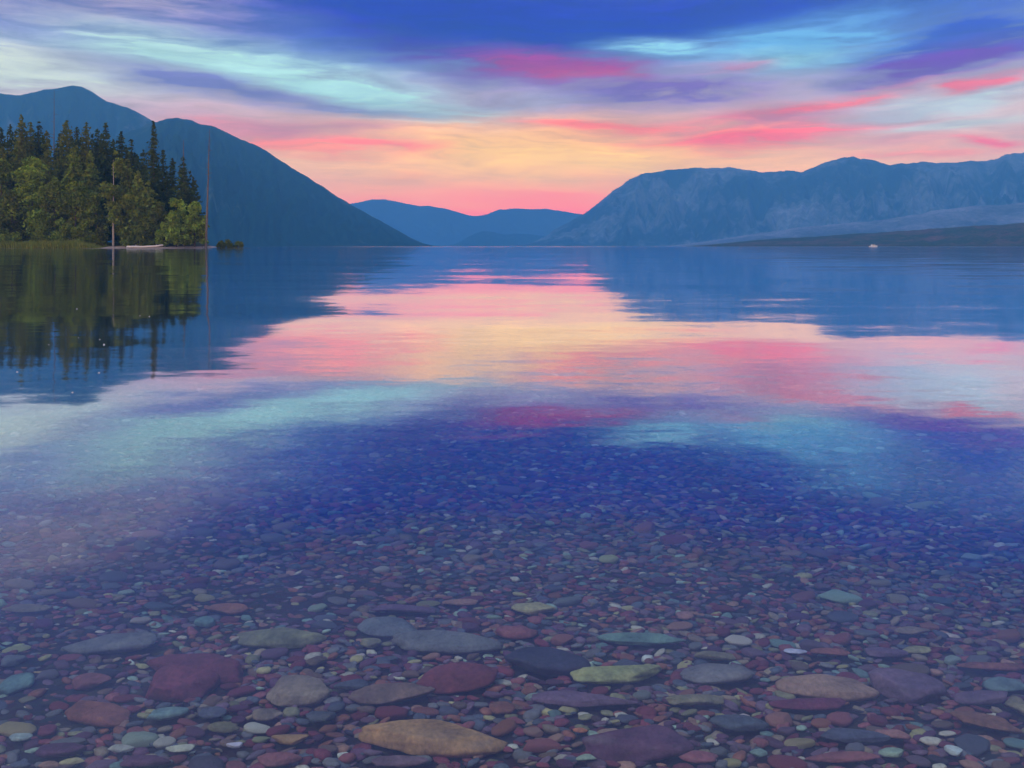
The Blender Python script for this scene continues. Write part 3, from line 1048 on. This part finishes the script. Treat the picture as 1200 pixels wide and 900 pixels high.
def rock_shape(base, r, cuts=7, squash=1.0, lump=.12):
    """water-worn stone: sphere pared by rounded planes, then lumps"""
    V = base.copy()
    for k in range(cuts):
        d = r.normal(size=3); d[2] *= .55
        d /= np.linalg.norm(d)
        lim = r.uniform(.58, .9)
        s = V @ d
        over = np.clip(s - lim, 0, None)
        V = V - d[None] * (over * .86)[:, None]
    # flat top and belly of split shale
    for sg in (1, -1):
        d = np.array([r.normal(0, .12), r.normal(0, .12), sg]); d /= np.linalg.norm(d)
        s = V @ d
        V = V - d[None] * (np.clip(s - r.uniform(.45, .75), 0, None) * .8)[:, None]
    q = r.uniform(0, 50)
    n = fbm(V[:, 0] * 1.7 + q, V[:, 1] * 1.7 + V[:, 2] * 1.3 + q, 3, 3) - .5
    V = V * (1 + lump * 2 * n)[:, None]
    V /= np.abs(V).max(0)[None]
    return V


PAL_GAIN = 1.4
PAL = {
    'maroon': (.175, .040, .050), 'plum': (.110, .045, .075), 'rose': (.26, .085, .085), 'slate grey': (.085, .095, .115),
    'grey': (.16, .15, .145), 'brown': (.17, .105, .075), 'tan': (.27, .20, .13), 'olive': (.22, .20, .10),
    'ochre': (.40, .235, .085), 'khaki': (.36, .31, .13), 'teal': (.15, .23, .20), 'pale green': (.28, .36, .26),
    'cream': (.50, .44, .33), 'mauve': (.16, .095, .125), 'salmon': (.34, .18, .12), 'dark': (.045, .040, .055),
    'rust': (.25, .095, .060), 'white': (.62, .60, .55), 'orange': (.50, .18, .06),
}
PAL = {k: tuple(np.minimum(np.array(v) * PAL_GAIN, .7)) for k, v in PAL.items()}
# px, py, width px, height px, colour, tilt (deg in plan), short name, label tail
HAND = [
    (512, 866, 186, 42, 'ochre', -4, 'big ochre slab', 'big pointed ochre slab lying at the bottom middle'),
    (232, 784, 132, 32, 'maroon', -8, 'broad maroon slab', 'broad maroon slab tucked behind another maroon stone at the left'),
    (208, 802, 96, 38, 'maroon', 8, 'large maroon block', 'large rounded maroon block overlapping a broad maroon slab'),
    (135, 755, 126, 24, 'grey', 0, 'long grey brown slab', 'long flat grey brown slab with a dark hollow in front of it'),
    (18, 803, 40, 24, 'teal', -5, 'round teal stone', 'round teal stone close to the left edge'),
    (107, 799, 50, 20, 'rose', 0, 'red banded stone', 'small red stone left of the large maroon block'),
    (197, 836, 48, 17, 'teal', 16, 'tilted green stone', 'tilted pale green veined stone below the large maroon block'),
    (113, 837, 82, 26, 'rust', -14, 'rusty wedge', 'rusty red wedge shaped stone at the lower left'),
    (246, 836, 38, 13, 'slate grey', 0, 'little slate stone', 'little blue slate stone right of the tilted green stone'),
    (213, 877, 38, 10, 'cream', 3, 'cream shard', 'cream shard below the little slate stone'),
    (275, 873, 21, 8, 'white', 0, 'white pebble', 'white pebble right of the cream shard'),
    (31, 713, 56, 9, 'olive', 4, 'long olive sliver', 'long pale olive sliver near the left edge, well above the teal stone'),
    (266, 714, 52, 13, 'rust', -4, 'flat rust stone', 'flat rust stone above the oval cream olive stone'),
    (242, 729, 28, 13, 'teal', 0, 'small teal pebble', 'small grey teal pebble left of the oval cream olive stone'),
    (24, 864, 30, 10, 'pale green', 0, 'pale left chip', 'pale greenish chip in the lower left corner'),
    (141, 878, 30, 9, 'cream', 8, 'tilted cream chip', 'tilted cream chip at the lower left, below the rusty wedge'),
    (57, 857, 24, 15, 'maroon', 0, 'squat maroon pebble', 'squat maroon pebble right of the pale corner chip'),
    (58, 897, 26, 9, 'salmon', 6, 'pink corner chip', 'pinkish chip cut by the bottom edge at the left'),
    (86, 892, 32, 9, 'khaki', 5, 'yellow olive chip', 'yellow olive chip at the bottom left, beside a pinkish chip'),
    (262, 852, 38, 15, 'olive', 0, 'brown olive pebble', 'brownish olive pebble below the little slate stone'),
    (16, 774, 32, 15, 'grey', 0, 'grey left stone', 'grey stone directly above the round teal stone'),
    (328, 747, 110, 26, 'olive', 0, 'oval cream olive stone', 'smooth oval pale olive stone left of the middle'),
    (348, 811, 80, 35, 'tan', 0, 'rounded tan stone', 'rounded tan grey stone between the maroon block and a brown slab'),
    (458, 736, 84, 26, 'grey', -10, 'grey slab', 'grey slab partly behind a longer grey slab'),
    (523, 753, 136, 25, 'grey', -4, 'long grey slab', 'long smooth grey slab in the middle of the shallows'),
    (536, 795, 98, 34, 'maroon', -3, 'magenta maroon stone', 'smooth magenta maroon stone above the big ochre slab'),
    (460, 814, 104, 25, 'brown', -3, 'brown slab', 'brown slab with a dark hollow under its front edge'),
    (340, 866, 46, 14, 'ochre', 0, 'small ochre stone', 'small ochre stone left of the big ochre slab'),
    (377, 840, 40, 15, 'slate grey', 0, 'oval slate stone', 'oval slate stone below the rounded tan stone'),
    (328, 891, 56, 17, 'rose', 3, 'dusty pink stone', 'dusty pink stone at the bottom edge below the small ochre stone'),
    (311, 838, 44, 14, 'tan', -5, 'tan wedge', 'flat tan wedge left of the oval slate stone'),
    (413, 803, 44, 12, 'slate grey', 4, 'grey chip', 'blue grey chip right of the rounded tan stone'),
    (541, 706, 46, 7, 'salmon', 0, 'salmon sliver', 'thin salmon sliver above the long grey slab'),
    (604, 741, 54, 16, 'rose', 4, 'rose stone', 'rose red stone below the yellow khaki stone'),
    (586, 830, 36, 15, 'rust', 0, 'small rust pebble', 'small rust pebble below the magenta maroon stone'),
    (434, 754, 26, 13, 'olive', 0, 'little olive stone', 'little olive stone at the left end of the long grey slab'),
    (470, 714, 84, 10, 'mauve', 0, 'mauve plate', 'thin mauve plate above the grey slab'),
    (370, 775, 26, 11, 'brown', 0, 'brown nub', 'brown nub below the oval pale olive stone'),
    (626, 713, 54, 18, 'khaki', -12, 'yellow khaki stone', 'yellow khaki stone alone in the middle distance'),
    (752, 750, 108, 15, 'teal', -6, 'long teal stone', 'long pale teal stone pointed at its right end'),
    (728, 790, 120, 22, 'khaki', 4, 'khaki slab', 'smooth khaki yellow slab below the long teal stone'),
    (843, 790, 94, 23, 'grey', 5, 'grey brown slab', 'grey brown slab right of the khaki slab'),
    (640, 777, 104, 34, 'dark', 0, 'dark plum boulder', 'dark plum boulder left of the khaki slab'),
    (684, 820, 132, 18, 'mauve', -2, 'long dark mauve slab', 'long dark mauve slab below the khaki slab'),
    (816, 821, 72, 13, 'olive', 8, 'green olive wedge', 'green olive wedge below the grey brown slab'),
    (866, 848, 70, 21, 'slate grey', -4, 'slate block', 'smooth slate block below the green olive wedge'),
    (745, 872, 134, 40, 'plum', -4, 'dark maroon boulder', 'dark maroon boulder at the bottom right of the ochre slab'),
    (889, 883, 22, 11, 'teal', 0, 'turquoise pebble', 'turquoise pebble at the bottom below the slate block'),
    (680, 856, 18, 7, 'orange', 0, 'orange pebble', 'tiny bright orange pebble above the dark maroon boulder'),
    (686, 888, 26, 7, 'pale green', 0, 'pale green chip', 'pale green chip left of the dark maroon boulder'),
    (838, 768, 50, 12, 'olive', 0, 'faded olive stone', 'faded olive stone above the grey brown slab'),
    (801, 721, 24, 10, 'salmon', 0, 'salmon pebble', 'salmon pebble above the long teal stone'),
    (972, 806, 124, 30, 'salmon', -6, 'salmon tan slab', 'salmon tan slab with a ledge, right of the grey brown slab'),
    (1061, 804, 90, 40, 'mauve', -4, 'mauve block', 'smooth mauve purple block right of the salmon tan slab'),
    (955, 825, 110, 15, 'maroon', 0, 'maroon ledge', 'flat maroon ledge under the salmon tan slab'),
    (1164, 781, 92, 11, 'rust', 0, 'reddish plate', 'long reddish brown plate at the right edge'),
    (1178, 803, 54, 18, 'teal', 0, 'teal grey stone', 'teal grey stone at the right edge below the reddish plate'),
    (1152, 818, 66, 16, 'mauve', 0, 'flat mauve stone', 'flat mauve stone between the mauve block and the right edge'),
    (1194, 828, 28, 26, 'olive', 0, 'olive edge stone', 'olive tan stone cut by the right edge'),
    (1048, 861, 44, 13, 'salmon', -12, 'pale salmon chip', 'pale salmon chip below the mauve block'),
    (1118, 880, 22, 13, 'white', 0, 'whitish green pebble', 'whitish green pebble near the lower right corner'),
    (1045, 882, 34, 12, 'pale green', 0, 'green grey pebble', 'green grey pebble at the bottom right below the pale salmon chip'),
    (1073, 762, 36, 9, 'khaki', 0, 'pale khaki pebble', 'pale khaki pebble above the mauve block'),
    (932, 763, 28, 6, 'white', 0, 'thin white chip', 'thin white chip above the salmon tan slab'),
    (970, 764, 52, 9, 'rust', 0, 'flat rusty plate', 'flat rusty plate right of the thin white chip'),
    (1037, 765, 54, 12, 'mauve', -4, 'dull mauve plate', 'dull mauve plate left of the pale khaki pebble'),
    (1070, 739, 42, 9, 'tan', -4, 'flat tan chip', 'flat tan chip high in the right shallows'),
    (1160, 848, 86, 22, 'rust', -10, 'red brown wedge', 'red brown wedge at the right below the olive edge stone'),
    (985, 887, 92, 13, 'rose', 0, 'bottom reddish plate', 'flat reddish plate at the bottom right'),
    (1000, 862, 90, 18, 'slate grey', 0, 'oblong slate', 'oblong slate stone left of the pale salmon chip'),
    (70, 880, 60, 18, 'plum', 0, 'plum stone', 'plum coloured stone at the bottom left above the yellow olive chip'),
    (170, 893, 60, 15, 'plum', 0, 'low plum stone', 'low plum stone at the bottom edge right of the tilted cream chip'),
    (462, 893, 80, 14, 'mauve', 0, 'mauve rim stone', 'mauve stone at the bottom edge below the big ochre slab'),
    (820, 888, 50, 16, 'rose', 0, 'dusty rose stone', 'dusty rose stone at the bottom edge left of the turquoise pebble'),
]


def ground_hit(px, py, lift=0.0):
    """where the sight line through a pixel meets the lake bed"""
    dx, dz = (px - 600) / F, (HZ - py) / F
    Y = 1.0
    for k in range(30):
        z = float(bed_z(np.array([dx * Y]), np.array([Y]))[0]) + lift
        Y = (z - CAMZ) / dz
    return dx * Y, Y, z


def stone_obj(loc, half, yaw, tilt, col, base, seed, cuts=7):
    r = np.random.default_rng(seed)
    V = rock_shape(base[0], r, cuts) * np.array(half)[None]
    me = np_mesh('stone', V, [base[1]])
    o = obj('stone', me, M_STONE, loc=loc)
    o.rotation_euler = (tilt[0], tilt[1], yaw)
    o.color = tuple(col) + (1.0,)
    return o


stones = []         # x, y, half a, half b, px, py, colour name, landmark name
for n_, (px, py, wpx, hpx, cn, yaw, short, lab) in enumerate(HAND):
    x, y, z = ground_hit(px, py, 0.012)
    dist = math.hypot(y, CAMZ - z)
    sn, cs = (CAMZ - z) / dist, y / dist
    a = wpx * .5 / F * y
    hv = hpx * .5 / F * y * (y / dist) / 1.0
    hv = hpx * .5 / F * y * cs          # half height across the sight line
    c = min(hv * .62, a * .38)
    b = math.sqrt(max(hv * hv - (c * cs) ** 2, (hv * .5) ** 2)) / sn
    b = min(b, a * 1.5)
    rr = np.random.default_rng(n_ + 900)
    col = np.array(PAL[cn]) * rr.normal(1, .06, 3)
    o = stone_obj((x, y, z + c * .15), (a, b, c), R(yaw), (rr.normal(0, .05), rr.normal(0, .05)), col, I3 if wpx > 70 else I2, n_ + 50, 8)
    tag(o, lab, 'stone', 'larger stones on the lake bed')
    stones.append((x, y, a, b, px, py, cn, short))

# ---- the smaller stones between them: darts, largest first
rp = np.random.default_rng(12)
names = ['maroon', 'plum', 'rose', 'slate grey', 'grey', 'brown', 'tan', 'olive', 'khaki', 'teal', 'pale green', 'cream', 'mauve', 'salmon', 'rust', 'dark']
wts = np.array([.15, .13, .07, .11, .09, .08, .055, .05, .02, .016, .02, .022, .15, .035, .08, .02]); wts /= wts.sum()


def px_of(x, y, z):
    return 600 + F * x / y, HZ + F * (CAMZ - z) / y


occ = [(s[0], s[1], s[2], s[3]) for s in stones]
mids = []
for (rmin, rmax, tries) in ((.030, .050, 170), (.019, .030, 1100), (.0135, .019, 6200)):
    for k in range(tries):
        y = 0.85 + 4.2 * rp.random() ** 1.25
        x = rp.uniform(-1, 1) * (0.70 * y + .25)
        a = rp.uniform(rmin, rmax)
        b = a * rp.uniform(.36, .72)
        A = np.array(occ)
        d2 = ((A[:, 0] - x) / (A[:, 2] + a * .72)) ** 2 + ((A[:, 1] - y) / (A[:, 3] + b * .72)) ** 2
        if d2.min() < 1.0:
            continue
        occ.append((x, y, a, b))
        mids.append((x, y, a, b))
info = []
for (x, y, a, b) in mids:
    z = float(bed_z(np.array([x]), np.array([y]))[0])
    px, py = px_of(x, y, z)
    ok = -5 < px < 1205 and py < 902
    info.append((a * b / y ** 3 if ok else -1.0, px, py, z))
order = np.argsort([-q[0] for q in info])
N_IND = 298 - len(HAND)
chosen = set(int(k) for k in order[:N_IND])
auto = []
MESHES = []
for k in range(26):
    r = np.random.default_rng(300 + k)
    me = np_mesh('stone', rock_shape(I2[0], r, 6), [I2[1]])
    me.materials.append(M_STONE)
    MESHES.append(me)
stuff = []          # x, y, z, a, b, c, yaw, colour
for k, (x, y, a, b) in enumerate(mids):
    cn = names[rp.choice(len(names), p=wts)]
    col = np.array(PAL[cn]) * rp.normal(1, .10) * rp.normal(1, .05, 3)
    z = info[k][3]
    c = min(b * rp.uniform(.34, .6), .02)
    yaw = rp.uniform(-.4, .4)
    if k in chosen:
        o = obj('stone', MESHES[int(rp.integers(len(MESHES)))], loc=(x, y, z + c * .3 + .004))
        o.scale = (a, b, c)
        o.rotation_euler = (rp.normal(0, .08), rp.normal(0, .08), yaw)
        o.color = tuple(np.clip(col, .01, .8)) + (1.0,)
        auto.append((o, info[k][1], info[k][2], cn, a))
    else:
        stuff.append((x, y, z + c * .2, a, b, c, yaw, col))
# labels: colour, where it lies against the nearest landmark stone, and its rank among its likes there
groups = {}
for (o, px, py, cn, a) in auto:
    best = min(stones, key=lambda s: math.hypot((s[4] - px), (s[5] - py) * 2.2))
    dx, dy = px - best[4], (py - best[5]) * 2.2
    if abs(dx) > abs(dy):
        rel = 'right of' if dx > 0 else 'left of'
    else:
        rel = 'below' if dy > 0 else 'above'
    groups.setdefault((cn, rel, best[7]), []).append((math.hypot(dx, dy), o))
ORD = ['nearest', 'second nearest', 'third nearest', 'fourth nearest', 'fifth nearest', 'sixth nearest', 'seventh nearest',
       'eighth nearest', 'ninth nearest', 'tenth nearest']
for (cn, rel, short), lst in groups.items():
    lst.sort(key=lambda q: q[0])
    for q, (d, o) in enumerate(lst):
        cname = {'dark': 'nearly black'}.get(cn, cn)
        lab = f'small {cname} stone {rel} the {short}'
        if len(lst) > 1:
            lab += f', {ORD[min(q, 9)]} of its colour'
        tag(o, lab, 'stone', 'smaller stones among the pebbles')

# ---- the countless pebbles
occA = np.array(occ)
for (ya, yb, sp_, lo, hi_) in ((.8, 2.0, .0185, .008, .0145), (2.0, 3.2, .026, .010, .018), (3.2, 4.8, .036, .013, .024), (4.8, 7.5, .056, .02, .036)):
    ys = np.arange(ya, yb, sp_ * .66)
    pts = []
    for yy in ys:
        hw = .70 * yy + .35
        xs = np.arange(-hw, hw, sp_)
        pts.append(np.stack([xs + rp.uniform(-.5, .5, len(xs)) * sp_, yy + rp.uniform(-.5, .5, len(xs)) * sp_], 1))
    pts = np.concatenate(pts)
    keep = np.ones(len(pts), bool)
    for i0 in range(0, len(pts), 2000):
        q = pts[i0:i0 + 2000]
        d = ((q[:, None, 0] - occA[None, :, 0]) / (occA[None, :, 2] * .93)) ** 2 + ((q[:, None, 1] - occA[None, :, 1]) / (occA[None, :, 3] * .93)) ** 2
        keep[i0:i0 + 2000] = d.min(1) > 1.0
    pts = pts[keep]
    zz = bed_z(pts[:, 0], pts[:, 1])
    ci = rp.choice(len(names), len(pts), p=wts)
    pal = np.array([PAL[q] for q in names])
    for q in range(len(pts)):
        a = rp.uniform(lo, hi_) * (1.0 if rp.random() < .8 else 1.35)
        b = a * rp.uniform(.36, .72)
        c = b * rp.uniform(.35, .65)
        stuff.append((pts[q, 0], pts[q, 1], zz[q] + c * .3 + rp.uniform(-.004, .004), a, b, c, rp.uniform(-.55, .55), pal[ci[q]] * rp.normal(1, .16)))


def build_pebbles():
    r = np.random.default_rng(77)
    shapes1 = [rock_shape(I1[0], np.random.default_rng(500 + k), 5, lump=.16) for k in range(14)]
    shapes0 = [rock_shape(I0[0], np.random.default_rng(600 + k), 3, lump=.10) for k in range(8)]
    A = np.array([s[:7] for s in stuff]); Cc = np.array([s[7] for s in stuff])
    far = A[:, 1] > 3.6
    Vs, Fs, Cs, off = [], [], [], 0
    for sel, shapes, fc in ((~far, shapes1, I1[1]), (far, shapes0, I0[1])):
        ids = np.where(sel)[0]
        k = r.integers(0, len(shapes), len(ids))
        S = np.array(shapes)[k]                                  # n, verts, 3
        S = S * A[ids][:, None, 3:6]
        tx, ty = r.normal(0, .16, len(ids)), r.normal(0, .16, len(ids))
        S[:, :, 2] += S[:, :, 0] * tx[:, None] + S[:, :, 1] * ty[:, None]
        cy, sy = np.cos(A[ids, 6])[:, None], np.sin(A[ids, 6])[:, None]
        X = S[:, :, 0] * cy - S[:, :, 1] * sy
        Y = S[:, :, 0] * sy + S[:, :, 1] * cy
        V = np.stack([X, Y, S[:, :, 2]], 2) + A[ids][:, None, 0:3]
        nv = V.shape[1]
        Vs.append(V.reshape(-1, 3))
        Fs.append((fc[None] + (np.arange(len(ids)) * nv)[:, None, None]).reshape(-1, 3) + off)
        Cs.append(np.repeat(np.clip(Cc[ids], .01, .8), nv, 0))
        off += len(ids) * nv
    me = np_mesh('pebbles', np.concatenate(Vs), Fs)
    vcol(me, np.concatenate(Cs))
    tag(obj('pebbles', me, M_PEB), 'countless small red, purple, grey and green pebbles on the lake bed', 'pebbles', kind='stuff')


build_pebbles()

# ------------------------------------------------------------------ white down floating on the water
FL = [(122, 404, 'brightest white fleck of down floating in the tree reflection'), (20, 436, 'white fleck of down floating by the left edge'),
      (116, 437, 'white fleck of down below the tree reflection'), (85, 460, 'lowest white fleck of down in the mountain reflection'),
      (117, 398, 'faint fleck of down just above the brightest one'), (92, 396, 'faint fleck of down left of the brightest one'),
      (57, 404, 'faint fleck of down in the left tree reflection'), (175, 371, 'fleck of down in the dark right part of the tree reflection'),
      (164, 370, 'fleck of down left of another in the right tree reflection'), (90, 362, 'highest fleck of down in the tree reflection')]
for n_, (px, py, lab) in enumerate(FL):
    Y = CAMZ * F / (py - HZ)
    r = np.random.default_rng(n_)
    s = (.0034, .0026, .0028, .0030, .0018, .0016, .0017, .0020, .0015, .0018)[n_] * Y / 4.0
    V = I1[0] * (1 + .35 * r.normal(size=(len(I1[0]), 1))) * (s * 1.3, s * 1.1, s * .8)
    o = obj('seed_fluff', np_mesh('seed_fluff', V, [I1[1]], False), M_FLUFF, loc=((px - 600) / F * Y, Y, s * .3))
    tag(o, lab, 'fluff', 'white down on the water')

# ------------------------------------------------------------------ the air
hx, hy0, hy1, hz0, hz1 = 9200, -200, HAZE_FAR, -24, HAZE_TOP
hv = [(sx * hx, y, z) for z in (hz0, hz1) for y in (hy0, hy1) for sx in (-1, 1)]
hf = [(0, 2, 3, 1), (4, 5, 7, 6), (0, 1, 5, 4), (2, 6, 7, 3), (0, 4, 6, 2), (1, 3, 7, 5)]
hz = obj('haze', np_mesh('haze', hv, [np.array(hf)], False), mat_haze())
tag(hz, 'thin blue evening haze filling the valley', 'haze', kind='stuff')
